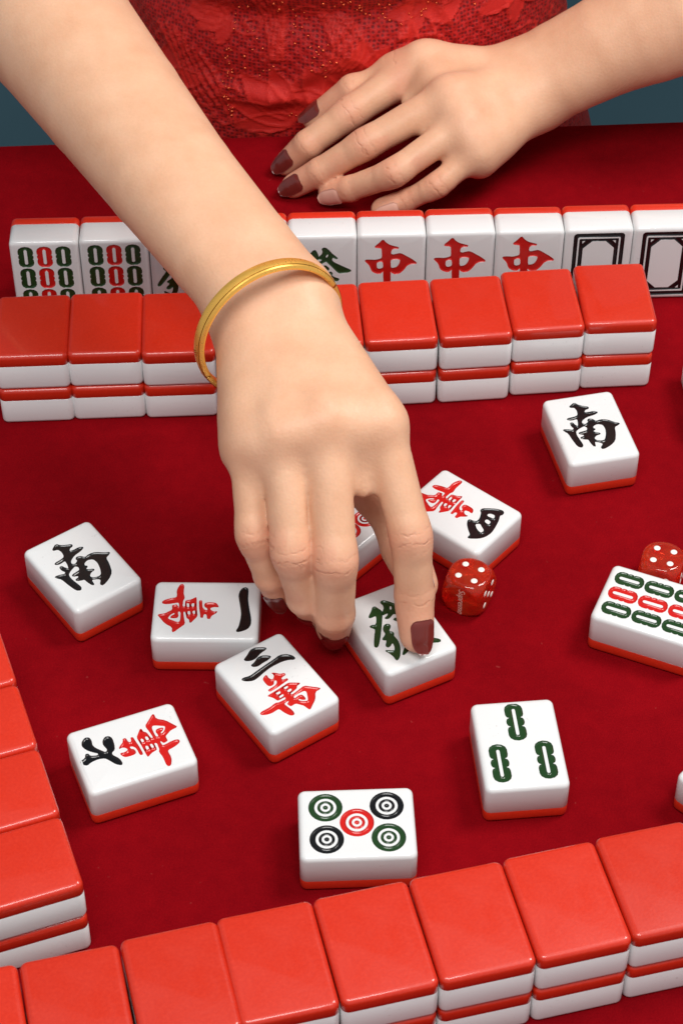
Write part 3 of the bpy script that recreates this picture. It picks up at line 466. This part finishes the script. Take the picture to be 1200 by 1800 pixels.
def rcone(p, a, b, r1, r2):
    ba = b-a; l2 = ba@ba; rr = r1-r2; a2 = l2-rr*rr; il2 = 1/l2
    pa = p-a; y = pa@ba; z = y-l2; q = pa*l2-np.outer(y, ba); x2 = np.einsum('ij,ij->i', q, q)
    y2 = y*y*l2; z2 = z*z*l2; k = np.sign(rr)*rr*rr*x2
    d = (np.sqrt(x2*a2*il2)+y*rr)*il2-r1
    m1 = np.sign(z)*a2*z2 > k; m2 = (~m1) & (np.sign(y)*a2*y2 < k)
    d = np.where(m1, np.sqrt(x2+z2)*il2-r2, np.where(m2, np.sqrt(x2+y2)*il2-r1, d))
    return d
def smin(a, b, k):
    h = np.clip(k-np.abs(a-b), 0, None)/k
    return np.minimum(a, b)-h*h*k*.25
def nz(v): return v/np.linalg.norm(v)
FR = dict(index=(.272, .243, .234, .190), middle=(.286, .258, .240, .198), ring=(.266, .237, .220, .183), pinky=(.236, .201, .188, .156), thumb=(.36, .28, .27, .205))
FRL = dict(index=(.312, .245, .222, .172), middle=(.285, .236, .21, .175), ring=(.24, .213, .195, .165), pinky=(.222, .182, .166, .142), thumb=(.33, .25, .24, .185))
class Hand:
    def __init__(s, J, scale, dorsal_hint, elbow, shoulder, arm_r, webs, fr):
        s.J = {k: [V3(p) for p in v] for k, v in J.items()}; s.sc = scale
        s.fr = fr; J = s.J; w = J['wrist'][0]; lat = nz(J['index'][0]-J['pinky'][0]); s.lat = lat
        fw = nz(J['middle'][0]-w); s.dor = nz(dorsal_hint-fw*(dorsal_hint@fw)); s.fw = fw; s.w = w
        s.fingers = {}; s.dorsal = {}
        for n in ('index', 'middle', 'ring', 'pinky', 'thumb'):
            P = J[n]; r = list(fr[n]); ch = [(P[i], P[i+1], r[i], r[i+1]) for i in range(3)]
            # flesh pads and knuckle swell
            ax = nz(P[1]-P[0]); ax2 = nz(P[2]-P[1]); bend = ax-ax2
            d = bend-nz(ax+ax2)*(bend@nz(ax+ax2)); d = nz(d) if np.linalg.norm(d) > .12 and n != 'thumb' else nz(s.dor-ax*(s.dor@ax))
            s.dorsal[n] = d
            ch.append((P[1]-ax*.14+d*.012, P[1]+ax2*.14+d*.012, r[1]*.97, r[1]*.95))
            dd = nz(P[3]-P[2]); d3 = nz(d-dd*(d@dd))
            ch.append((P[2]+dd*.18-d3*.035, P[3]-dd*.06-d3*.03, r[2]*.93, r[3]*1.04))
            s.fingers[n] = ch
        palm = []
        offs = dict(index=.30, middle=.11, ring=-.08, pinky=-.26)
        for n in ('index', 'middle', 'ring', 'pinky'):
            m = J[n][0]; st = w+lat*offs[n]*scale*1.1+fw*.18; r0 = .33*scale; r1 = fr[n][0]*1.08
            palm.append((st, m, r0, r1)); dn = s.dor
            palm.append((st-dn*.22*scale, m-dn*.20*scale-fw*.1, r0*.95, r1*.93))
            k = m+dn*(.13 if scale > .95 else .09)*scale; palm.append((k-fw*.10, k+nz(J[n][1]-m)*.06, r1*.62, r1*.58))      # knuckle
        names = ('index', 'middle', 'ring', 'pinky')
        for n0, n1, far in zip(names[:-1], names[1:], webs):      # webs of skin between neighbouring fingers
            a0, a1_ = J[n0][0], J[n1][0]; b0, b1 = J[n0][1], J[n1][1]; m0 = (a0+a1_)/2; m1 = m0+((b0+b1)/2-m0)*far
            palm.append((m0-fw*.5-s.dor*.02, m0-s.dor*.06, .27*scale, .26*scale)); palm.append((m0-s.dor*.05, m1-s.dor*.12, .25*scale, .13*scale))
        t = J['thumb']; palm.append((w+lat*.26*scale-s.dor*.14+fw*.25, t[1], .36*scale, .34*scale)); palm.append((w*.55+t[1]*.45-s.dor*.15, t[1], .46*scale, .36*scale))
        palm.append((w-lat*.34*scale-s.dor*.22, J['pinky'][0]-s.dor*.20-fw*.12, .32*scale, .27*scale))   # heel of the hand
        s.palm = palm
        a1, a2 = J['arm']; r1, r2, r3 = arm_r
        nodes = [(w-fw*.05, r1*.76, .26), (w*.62+a1*.38, r1*.47+r2*.32, .22), (a1, r2*.86, .15), (a1*.5+a2*.5, (r2+r3)*.44, .14), (a2, r3*.91, .12), (elbow, 1.05, .1)]
        s.arm = [[(p+lat*(o*sg), q+lat*(o2*sg), ra, rb) for (p, ra, o), (q, rb, o2) in zip(nodes[:-1], nodes[1:])] for sg in (-1, 1)]+[[(elbow, shoulder, 1.2, 1.5)]]
    def field(s, p):
        d = None
        for a, b, r1, r2 in s.palm:
            q = rcone(p, a, b, r1, r2); d = q if d is None else smin(d, q, .27)
        da = None
        for chain in s.arm:
            dc = None
            for a, b, r1, r2 in chain:
                q = rcone(p, a, b, r1, r2); dc = q if dc is None else smin(dc, q, .03)
            da = dc if da is None else smin(da, dc, .2)
        d = smin(d, da, .38)
        fs = None
        for n, ch in s.fingers.items():
            df = None
            for a, b, r1, r2 in ch:
                q = rcone(p, a, b, r1, r2); df = q if df is None else smin(df, q, .07)
            s_ = smin(d, df, .13 if n != 'thumb' else .22)
            fs = s_ if fs is None else smin(fs, s_, .008)
        return fs
RHAND = Hand(RHJ, 1.0, V3((0, -.45, .9)), V3((-5.6, 8.2, 4.3)), V3((-4.6, 11.6, 13.0)), (.66, .80, 1.02), (.46, .34, .38), FR)
LHAND = Hand(LHJ, .9, V3((-.12, -.40, .9)), V3((8.6, 9.4, 4.2)), V3((4.6, 11.8, 13.0)), (.66, .76, .88), (.32, .34, .30), FRL)
YOKE = [(V3((-4.6, 11.6, 13)), V3((4.6, 11.8, 13)), 1.6, 1.6), (V3((0, 11.7, 13)), V3((0, 11.8, 15.2)), 2.0, 1.5)]
def body_field(p):
    d = np.full(len(p), 1e3)
    left = p[:, 0] < 60
    r = np.full(len(p), 1e3); l = np.full(len(p), 1e3)
    # only evaluate each arm near its own box
    def box(pts, lo, hi): return np.all((pts > lo) & (pts < hi), axis=1)
    mr = box(p, np.array((-9., -4.5, -1.5)), np.array((3.2, 15., 16.))); ml = box(p, np.array((-2.5, 4.5, -1.5)), np.array((12., 15., 16.)))
    if mr.any(): r[mr] = RHAND.field(p[mr])
    if ml.any(): l[ml] = LHAND.field(p[ml])
    y = None
    for a, b, r1, r2 in YOKE:
        q = rcone(p, a, b, r1, r2); y = q if y is None else smin(y, q, .6)
    d = np.minimum(r, l); return smin(d, y, .5)
def body_eval(p, step=200000):
    return np.concatenate([body_field(p[i:i+step]) for i in range(0, len(p), step)]) if len(p) else np.zeros(0)
def sparse_surface(v):
    """surface nets on only those lattice cells that the field says hold the skin"""
    levels = 5; s = v*2**(levels-1)
    lo = np.array((-10., -5., -2.)); hi = np.array((12., 16., 18.))
    n = np.ceil((hi-lo)/s).astype(int)
    g = np.stack(np.meshgrid(*[np.arange(k) for k in n], indexing='ij'), -1).reshape(-1, 3)
    for lv in range(levels):
        d = body_eval(lo+(g+.5)*s); g = g[np.abs(d) < s*.95]
        if lv < levels-1:
            off = np.array([(a, b, c) for a in (0, 1) for b in (0, 1) for c in (0, 1)])
            g = (g[:, None, :]*2+off[None]).reshape(-1, 3); s /= 2
    K = 1 << 20
    def key(a): return (a[..., 0].astype(np.int64)*K+a[..., 1])*K+a[..., 2]
    off = np.array([(a, b, c) for a in (0, 1) for b in (0, 1) for c in (0, 1)])
    cor = g[:, None, :]+off[None]; ck = key(cor); uk, inv = np.unique(ck.ravel(), return_inverse=True)
    up = np.stack([uk//(K*K), (uk//K) % K, uk % K], 1); val = body_eval(lo+up*s); cv = val[inv].reshape(-1, 8)
    act = (cv.min(1) < 0) & (cv.max(1) >= 0); g = g[act]; cv = cv[act]; cor = cor[act]
    acc = np.zeros((len(g), 3)); cnt = np.zeros(len(g))
    E = [(i, j) for i in range(8) for j in range(i+1, 8) if bin(i ^ j).count('1') == 1]
    for i, j in E:
        a, b = cv[:, i], cv[:, j]; m = (a < 0) != (b < 0); t = np.where(m, a/np.where(m, a-b, 1), 0)
        acc += np.where(m[:, None], cor[:, i]+(off[j]-off[i])*t[:, None], 0); cnt += m
    P = lo+acc/cnt[:, None]*s
    gk = key(g); order = np.argsort(gk); gs = gk[order]
    def find(a):
        k = key(a); i = np.clip(np.searchsorted(gs, k), 0, len(gs)-1); ok = gs[i] == k; return np.where(ok, order[i], -1)
    quads = []
    for ax in range(3):
        e = np.zeros(3, int); e[ax] = 1; j = int(np.argmax([np.array_equal(o, e) for o in off]))
        a, b = cv[:, 0], cv[:, j]; m = (a < 0) != (b < 0); c = g[m]; flip = (a < 0)[m]
        u = np.zeros(3, int); u[(ax+1) % 3] = 1; w = np.zeros(3, int); w[(ax+2) % 3] = 1
        q = np.stack([find(c), find(c-u), find(c-u-w), find(c-w)], 1); ok = (q >= 0).all(1); q = q[ok]; fl = flip[ok]
        q[~fl] = q[~fl][:, ::-1]; quads.append(q)
    Q = np.concatenate(quads)
    T = np.array([(1, -1, -1), (-1, -1, 1), (-1, 1, -1), (1, 1, 1)], float); h = v*.25
    for it in range(2):
        dv = [body_eval(P+t*h) for t in T]; gr = sum(d[:, None]*t for d, t in zip(dv, T))/(4*h); d0 = sum(dv)/4
        g2 = np.maximum((gr*gr).sum(1), .25); P = P-np.where(g2 > .6, np.clip(d0/g2, -v*.5, v*.5), 0)[:, None]*gr
    bad = g2 < .93                                # relax the lattice steps left in the creases between fingers
    e = np.concatenate([Q[:, [0, 1]], Q[:, [1, 2]], Q[:, [2, 3]], Q[:, [3, 0]]]); grown = bad.copy(); m = bad[e].any(1); grown[e[m].ravel()] = True
    for it in range(5):
        acc = np.zeros_like(P); n_ = np.zeros(len(P)); np.add.at(acc, e[:, 0], P[e[:, 1]]); np.add.at(acc, e[:, 1], P[e[:, 0]]); np.add.at(n_, e[:, 0], 1); np.add.at(n_, e[:, 1], 1)
        P = np.where(grown[:, None], .4*P+.6*acc/np.maximum(n_, 1)[:, None], P)
    return P, Q
def build_person():
    root = thing('person', (0, 10.5, -24), (0, 0, 0), 'person in a red lace dress reaching one bare arm over the table', 'person')
    base = V3((0, 10.5, -24))
    P, Q = sparse_surface(.036)
    me = mesh_from('body', P-base, Q)
    flush = np.zeros(len(P)); cre = np.zeros(len(P)); cm = np.zeros(len(P))
    for H in (RHAND, LHAND):
        for n, ch in H.fingers.items():
            J = H.J[n]; d = H.dorsal[n]
            for ji, amp, red in ((1, 1.0, .42), (2, .6, .30)):
                j = J[ji]; ax = nz(nz(J[ji]-J[ji-1])+nz(J[ji+1]-J[ji])); rel = P-j; u = rel@ax; r = np.linalg.norm(rel, axis=1); sd = rel@nz(d-ax*(d@ax))
                near = (r < .46) & (sd > .02); wgt = np.exp(-(u/.13)**2)*np.clip((sd-.02)/.12, 0, 1)*amp
                m = near & (wgt > cm); cre[m] = u[m]; cm[m] = wgt[m]
                flush = np.maximum(flush, np.where(r < .6, red*np.exp(-(u/.2)**2), 0))
            t = J[3]; r = np.linalg.norm(P-(t+J[2])/2, axis=1); flush = np.maximum(flush, .55*np.exp(-(r/.42)**2))
            k = J[0]+H.dor*.25; r = np.linalg.norm(P-k, axis=1); flush = np.maximum(flush, .10*np.exp(-(r/.3)**2))
        a = H.J['arm'][0]
    for nm, arr in (('flush', flush), ('crease', cre), ('crease_mask', cm)):
        at = me.attributes.new(nm, 'FLOAT', 'POINT'); at.data.foreach_set('value', arr.astype(np.float32))
    obj('body', me, M['skin'], root)
    # nails
    def nail(H, n, m, wid=.76, over=.065, len_=.385, twist=0.0):
        J = H.J[n]; a, b = J[2], J[3]; ax = nz(b-a); L = np.linalg.norm(b-a); r3 = H.fr[n][3]
        d = H.dorsal[n]; d = nz(d-ax*(d@ax)); lat = np.cross(ax, d)
        d, lat = d*math.cos(twist)+lat*math.sin(twist), lat*math.cos(twist)-d*math.sin(twist)
        NU, NV = 15, 13; pts = np.zeros((NU, NV, 3)); half = 1.02*wid
        u0 = L+r3*.62-len_
        for i in range(NU):
            tt = i/(NU-1); u = u0+(len_+over)*tt
            for k in range(NV):
                f = -1+2*k/(NV-1); sq = math.sqrt(max(0, 1-(max(0, (.22-tt)/.22))**2*.75)); sq2 = math.sqrt(max(0, 1-(max(0, (tt-.62)/.38))**2*.86))
                ph = f*half*sq*sq2; pts[i, k] = a+ax*u+(d*math.cos(ph)+lat*math.sin(ph))*0; pts[i, k] = np.array((u, ph, 0))
        us = pts[..., 0].ravel(); ph = pts[..., 1].ravel(); dirs = np.cos(ph)[:, None]*d+np.sin(ph)[:, None]*lat
        uf = np.minimum(us, L+r3*.30); o = a+uf[:, None]*ax; lo_ = np.zeros(len(us)); hi_ = np.full(len(us), .5)
        for _ in range(14):
            mid = (lo_+hi_)/2; f = H.field(o+dirs*mid[:, None]); lo_ = np.where(f < 0, mid, lo_); hi_ = np.where(f < 0, hi_, mid)
        rho = (lo_+hi_)/2+.016-.02*np.clip((.14-(us-u0)/(len_+over))/.14, 0, 1)
        rho -= np.clip(us-(L+r3*.30), 0, None)*.10
        top = a+us[:, None]*ax+dirs*rho[:, None]; bot = a+us[:, None]*ax+dirs*(rho-.028)[:, None]
        v = np.concatenate([top, bot])-base; f = []; N = NU*NV
        for i in range(NU-1):
            for k in range(NV-1):
                q = (i*NV+k, i*NV+k+1, (i+1)*NV+k+1, (i+1)*NV+k); f.append(q[::-1]); f.append(tuple(x+N for x in q))
        edge = [(i*NV, (i+1)*NV) for i in range(NU-1)]+[((i+1)*NV+NV-1, i*NV+NV-1) for i in range(NU-1)]+[(k+1, k) for k in range(NV-1)]+[((NU-1)*NV+k, (NU-1)*NV+k+1) for k in range(NV-1)]
        for p, q in edge: f.append((p, q, q+N, p+N))
        me = mesh_from('fingernail', v, f); o = obj('fingernail', me, m, root); return o
    for n in ('index', 'middle', 'ring', 'pinky', 'thumb'): nail(RHAND, n, M['polish'])
    for n in ('index', 'middle', 'thumb'): nail(LHAND, n, M['polish'])
    for n in ('ring', 'pinky'): nail(LHAND, n, M['bare_nail'], over=.02)
    build_dress(root, base)

# ------------------------------------------------------------------ lace dress
def px(x, y): return ((x-605)/107.0, (237-y)/74.0-.12)
def build_dress(root, base):
    zs = np.concatenate([np.linspace(-6, -1.2, 14), np.linspace(-1.0, 4.2, 190), np.linspace(4.4, 13, 30)]); fi = np.concatenate([np.linspace(-180, -92, 24), np.linspace(-90, 90, 330), np.linspace(92, 180, 24)])*PI/180
    F, Z = np.meshgrid(fi, zs)
    def half(z): return 3.64+.27*np.clip(1-z, 0, 4)+.18*np.clip(z-3, 0, 10)
    def dep(z): return 2.55+.05*np.clip(1-z, 0, 4)+.10*np.clip(z-3, 0, 10)
    a = half(Z); b = dep(Z); X = .05+a*np.sin(F); Y = 11.25-b*np.cos(F)
    S = 3.3*F
    Xf = a*np.sin(F)
    # folds of the cloth over the waist
    rs = np.random.RandomState(5); fold = np.zeros_like(S)
    fold += .16*np.exp(-((Z-2.85-.10*np.sin(S*1.1+.6))/.42)**2)-.12*np.exp(-((Z-2.15-.14*np.sin(S*.8))/.26)**2)+.07*np.exp(-((Z-1.35-.12*np.sin(S*1.3+1))/.40)**2)
    for k in range(9):
        s0 = rs.uniform(-3.4, 3.4); z0 = rs.uniform(.2, 3); an = rs.uniform(-.7, .7)+(.6 if s0 < 0 else -.5); u = (S-s0)*math.cos(an)+(Z-z0)*math.sin(an); v = -(S-s0)*math.sin(an)+(Z-z0)*math.cos(an)
        fold += rs.uniform(.05, .10)*np.exp(-(v/.14)**2-(u/.9)**2)
    cut = np.clip((Xf+2.9)/-.9, 0, 1); fold += cut*.07*np.sin(Z*7+S*3)
    petal = np.zeros_like(S); cord = np.zeros_like(S); hgt = np.zeros_like(S)
    def add_petal(cx, cz, ang, L, wd, lobes=0):
        du = Xf-cx; dz = Z-cz; u = du*math.cos(ang)+dz*math.sin(ang); v = -du*math.sin(ang)+dz*math.cos(ang)
        t = np.clip(u/L, 0, 1); w_ = wd*np.sin(PI*np.clip(t, 0, 1)**.72)**.8*.5+1e-6; edge_ = 1-np.abs(v)/w_; ins = (u > 0) & (u < L)
        if lobes: edge_ = edge_-.12*np.abs(np.sin(t*lobes*PI))
        e = np.where(ins, edge_, -1)
        nonlocal petal, cord, hgt
        pin = np.clip(e/.18, 0, 1); rim = np.exp(-((e-.06)/.10)**2)*(e > -.5)
        vein = .35*np.exp(-(v/.018)**2)*(e > .1)+.22*np.exp(-((np.abs(v)-t*.5*wd*.5)/.016)**2)*(e > .15)
        petal = np.maximum(petal, pin*.95); cord = np.maximum(cord, np.maximum(rim*.9, 0)); hgt = np.maximum(hgt, .016*pin+.040*rim)-.010*vein*pin
    def add_cord(pts, w_=.028, amp=.05):
        nonlocal cord, hgt
        pts = np.array(pts)
        for p, q in zip(pts[:-1], pts[1:]):
            m = (np.abs(Xf-(p[0]+q[0])/2) < abs(p[0]-q[0])/2+.15) & (np.abs(Z-(p[1]+q[1])/2) < abs(p[1]-q[1])/2+.15)
            if not m.any(): continue
            e = q-p; rx = Xf[m]-p[0]; rz = Z[m]-p[1]; t = np.clip((rx*e[0]+rz*e[1])/(e@e), 0, 1); dd = np.hypot(rx-e[0]*t, rz-e[1]*t); g_ = np.exp(-(dd/w_)**2)
            cord[m] = np.maximum(cord[m], g_); hgt[m] = np.maximum(hgt[m], amp*g_)
    flowers = [(335, 78, 8, 110, [(35, .95, .62), (62, 1.1, .7), (95, 1.0, .6), (10, .8, .4)]), (405, 84, 0, 60, [(150, .75, .38), (190, .7, .34), (215, .6, .3), (100, .5, .25), (260, .55, .28)]),
               (522, 208, 0, 0, [(172, 1.15, .50), (140, 1.15, .60), (112, 1.0, .52), (88, .8, .4), (196, 1.1, .36)]), (590, 190, 0, 0, [(120, .95, .62), (155, .8, .4), (88, .9, .45), (60, .7, .4)]),
               (640, 150, 0, 0, [(95, .75, .5), (130, .6, .4), (60, .7, .4), (30, .6, .34)]), (800, 55, 0, 0, [(40, 1.0, .42), (62, .9, .4), (15, .8, .3), (110, .6, .3), (170, .6, .28), (230, .55, .3)]),
               (735, 60, 0, 0, [(70, .6, .34), (120, .55, .3), (200, .6, .3), (250, .6, .26), (320, .6, .28)]), (900, 70, 0, 0, [(30, .8, .4), (80, .7, .36), (140, .7, .34), (200, .7, .34), (260, .6, .3), (320, .6, .3)]),
               (985, 185, 0, 0, [(30, .6, .34), (100, .7, .36), (170, .7, .34), (250, .6, .3)]), (300, 190, 0, 0, [(20, .7, .34), (80, .7, .36), (140, .7, .36), (210, .6, .3), (280, .6, .3)]),
               (440, 20, 0, 0, [(0, .5, .26), (70, .5, .28), (140, .6, .3), (220, .6, .3)]), (620, -20, 0, 0, [(0, .7, .34), (60, .7, .34), (120, .7, .34), (180, .7, .34), (240, .7, .34), (300, .7, .34)]),
               (260, 40, 0, 0, [(0, .6, .3), (80, .6, .3), (160, .5, .3), (240, .7, .3), (300, .6, .3)]), (660, 20, 0, 0, [(200, .7, .22), (170, .8, .22), (340, .7, .2)])]
    for x, y, _, _, ps in flowers:
        cx, cz = px(x, y)
        for an, L, wd in ps: add_petal(cx, cz, math.radians(an), L, wd, 3 if wd > .5 else 0)
    for k in range(6):                     # running parallel cords
        o = k*.085; add_cord([(px(430, 0)[0]+o+.35*t+.18*math.sin(t*2.2+k*.3), px(430, 0)[1]-.25-1.5*t+.1*o) for t in np.linspace(0, 1.0, 14)])
        add_cord([(px(560, 70)[0]+o*1.1+.25*math.sin(t*3), px(560, 70)[1]-.9*t) for t in np.linspace(0, 1, 10)])
        add_cord([(px(290, 120)[0]+o*1.6+.5*t, px(290, 120)[1]-.4*o-1.2*t+.1*math.sin(5*t+k)) for t in np.linspace(0, 1, 10)])
        add_cord([(px(690, 40)[0]+.1*k+.2*math.sin(2*t+k), px(690, 40)[1]+.3-1.1*t) for t in np.linspace(0, 1, 10)])
        add_cord([(px(930, 30)[0]+o-.4*t, px(930, 30)[1]+.2-.9*t+.08*math.sin(6*t+k)) for t in np.linspace(0, 1, 10)])
    rq = np.random.RandomState(11)           # fine curling filigree between the flowers
    for k in range(95):
        cx, cz = px(rq.uniform(225, 1030), rq.uniform(-10, 235)); r0 = rq.uniform(.10, .42); a0 = rq.uniform(0, 6.28); tw = rq.uniform(2.2, 4.2)*rq.choice((-1, 1)); e0 = rq.uniform(.35, .8)
        add_cord([(cx+r0*(1-.12*t)*math.cos(a0+tw*t/6), cz+r0*e0*(1-.12*t)*math.sin(a0+tw*t/6)) for t in range(7)], .017, .026)
    net = .014*np.sin(S*26+np.sin(Z*9)*.4)*np.sin(Z*26+np.sin(S*7)*.4); hgt = hgt+net*(1-petal)
    vis = ((Z > -1.1) & (Z < 4.3) & (np.abs(F) < PI/2))
    D = fold+np.where(vis, hgt, 0); nx = np.sin(F)*b; ny = -np.cos(F)*a; nn = np.hypot(nx, ny); X = X+nx/nn*D; Y = Y+ny/nn*D
    Y = np.maximum(Y, np.where(Z < .3, 8.72+.0613*X, 8.55+.0613*X-(Z-.3)*.25))
    P = np.stack([X, Y, Z], -1).reshape(-1, 3)-base; nu = len(fi); nzr = len(zs); f = []
    idx = np.arange(nu*nzr).reshape(nzr, nu); q = np.stack([idx[:-1, :-1], idx[:-1, 1:], idx[1:, 1:], idx[1:, :-1]], -1).reshape(-1, 4)
    me = mesh_from('dress', P, q)
    for nm, arr in (('petal', petal), ('cord', cord)):
        at = me.attributes.new(nm, 'FLOAT', 'POINT'); at.data.foreach_set('value', arr.ravel().astype(np.float32))
    at = me.attributes.new('surf', 'FLOAT_VECTOR', 'POINT'); at.data.foreach_set('vector', np.stack([S, Z, np.zeros_like(S)], -1).astype(np.float32).ravel())
    dress = obj('dress', me, M['lace'], root)
    # beads and sequins sewn on
    rs = np.random.RandomState(3); cand = []
    def near(x, y):
        cx, cz = px(x, y); k = np.argmin((Xf-cx)**2+(Z-cz)**2+(np.abs(F) > PI/2)*99); return P[k]
    lines = [((408, 125), (405, 215), 26, 9), ((500, 60), (590, 140), 30, 22), ((540, 5), (720, 24), 34, 5), ((560, 26), (720, 32), 20, 4), ((580, 45), (700, 75), 22, 14), ((320, 4), (360, 14), 6, 3), ((510, 200), (560, 195), 9, 5), ((700, 80), (850, 20), 24, 10), ((840, 70), (960, 20), 14, 14), ((1000, 195), (1015, 205), 3, 5), ((760, 5), (960, 40), 16, 16), ((420, 60), (480, 170), 16, 26)]
    bv_ = []; bf_ = []
    for p, q, n, jit in lines:
        for i in range(n):
            t = (i+rs.uniform(-.4, .4))/n; x = p[0]+(q[0]-p[0])*t+rs.uniform(-jit, jit); y = p[1]+(q[1]-p[1])*t+rs.uniform(-jit, jit)*.7
            c = near(x, y)+np.array((0, -.028, .01)); r = rs.uniform(.012, .023); k = len(bv_)
            for la in range(1, 4):
                for lo_ in range(6):
                    th = la/4*PI; ph = lo_/6*2*PI; bv_.append(c+r*np.array((math.sin(th)*math.cos(ph), math.sin(th)*math.sin(ph), math.cos(th))))
            for la in range(2):
                for lo_ in range(6): bf_.append((k+la*6+lo_, k+(la+1)*6+lo_, k+(la+1)*6+(lo_+1) % 6, k+la*6+(lo_+1) % 6))
            bf_.append(tuple(k+i_ for i_ in range(6))); bf_.append(tuple(k+12+i_ for i_ in range(5, -1, -1)))
    o = obj('sequin', mesh_from('sequin', np.array(bv_), bf_), M['sequin'], dress); o['kind'] = 'stuff'
build_person()

# ------------------------------------------------------------------ gold bangle
def build_bangle():
    c = V3([-0.88, -0.223, 3.4]); n = nz(V3([0.465, -0.885, 0.003])); R = .912
    u = nz(np.cross(n, (0, 0, 1.))); w = np.cross(n, u)
    root = thing('bracelet', c, (0, 0, 0), 'gold bangle hanging loosely round the wrist of the reaching arm', 'bracelet')
    prof = [(-.088, .0), (-.088, .045), (-.072, .064), (-.02, .074), (.042, .066), (.074, .05), (.09, .02), (.088, .0), (.06, -.012), (-.06, -.012)]
    N = 160; v = []; f = []; m = len(prof)
    for i in range(N):
        a = 2*PI*i/N; e = u*math.cos(a)+w*math.sin(a)
        for s, r in prof: v.append(e*(R+r)+n*s)
    for i in range(N):
        for k in range(m): f.append((i*m+k, i*m+(k+1) % m, ((i+1) % N)*m+(k+1) % m, ((i+1) % N)*m+k))
    me = mesh_from('band', v, f); obj('band', me, M['gold'], root)
    for p in me.polygons: p.use_smooth = True
    me.set_sharp_from_angle(angle=math.radians(24)) if hasattr(me, 'set_sharp_from_angle') else None
    # polished edge line running round the band
    v = []; f = []
    for i in range(N):
        a = 2*PI*i/N; e = u*math.cos(a)+w*math.sin(a)
        for s, r in ((.047, .0650), (.051, .0660), (.056, .060), (.051, .050)): v.append(e*(R+r)+n*s)
    for i in range(N):
        for k in range(4): f.append((i*4+k, i*4+(k+1) % 4, ((i+1) % N)*4+(k+1) % 4, ((i+1) % N)*4+k))
    obj('edge_line', mesh_from('edge_line', v, f), M['gold_dark'], root)
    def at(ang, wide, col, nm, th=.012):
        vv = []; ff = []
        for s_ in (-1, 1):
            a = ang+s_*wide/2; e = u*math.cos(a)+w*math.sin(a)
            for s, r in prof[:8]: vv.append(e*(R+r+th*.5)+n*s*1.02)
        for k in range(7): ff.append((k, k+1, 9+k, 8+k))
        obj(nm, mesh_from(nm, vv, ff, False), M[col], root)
    def ang_of(p):
        q = V3(p)-c; return math.atan2(q@w, q@u)
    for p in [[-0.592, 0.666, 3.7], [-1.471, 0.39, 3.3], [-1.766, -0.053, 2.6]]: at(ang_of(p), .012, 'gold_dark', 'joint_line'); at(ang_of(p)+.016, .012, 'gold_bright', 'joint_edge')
    for p in [[-1.495, 0.391, 3.4]]:                                   # stamped flower of small petals
        a = ang_of(p); e = u*math.cos(a)+w*math.sin(a); tg = -u*math.sin(a)+w*math.cos(a); o0 = e*(R+.0735)-n*.012
        vv = []; ff = []
        for k in range(7):
            ph = 2*PI*k/6; cc = o0+(tg*math.cos(ph)+n*math.sin(ph))*(.032 if k < 6 else 0); b0 = len(vv)
            vv.append(cc+e*.012); vv += [cc+(tg*math.cos(t)+n*math.sin(t))*.016 for t in [2*PI*i/8 for i in range(8)]]
            ff += [(b0, b0+1+i, b0+1+(i+1) % 8) for i in range(8)]
        obj('flower_stamp', mesh_from('flower_stamp', vv, ff), M['gold_bright'], root)
build_bangle()
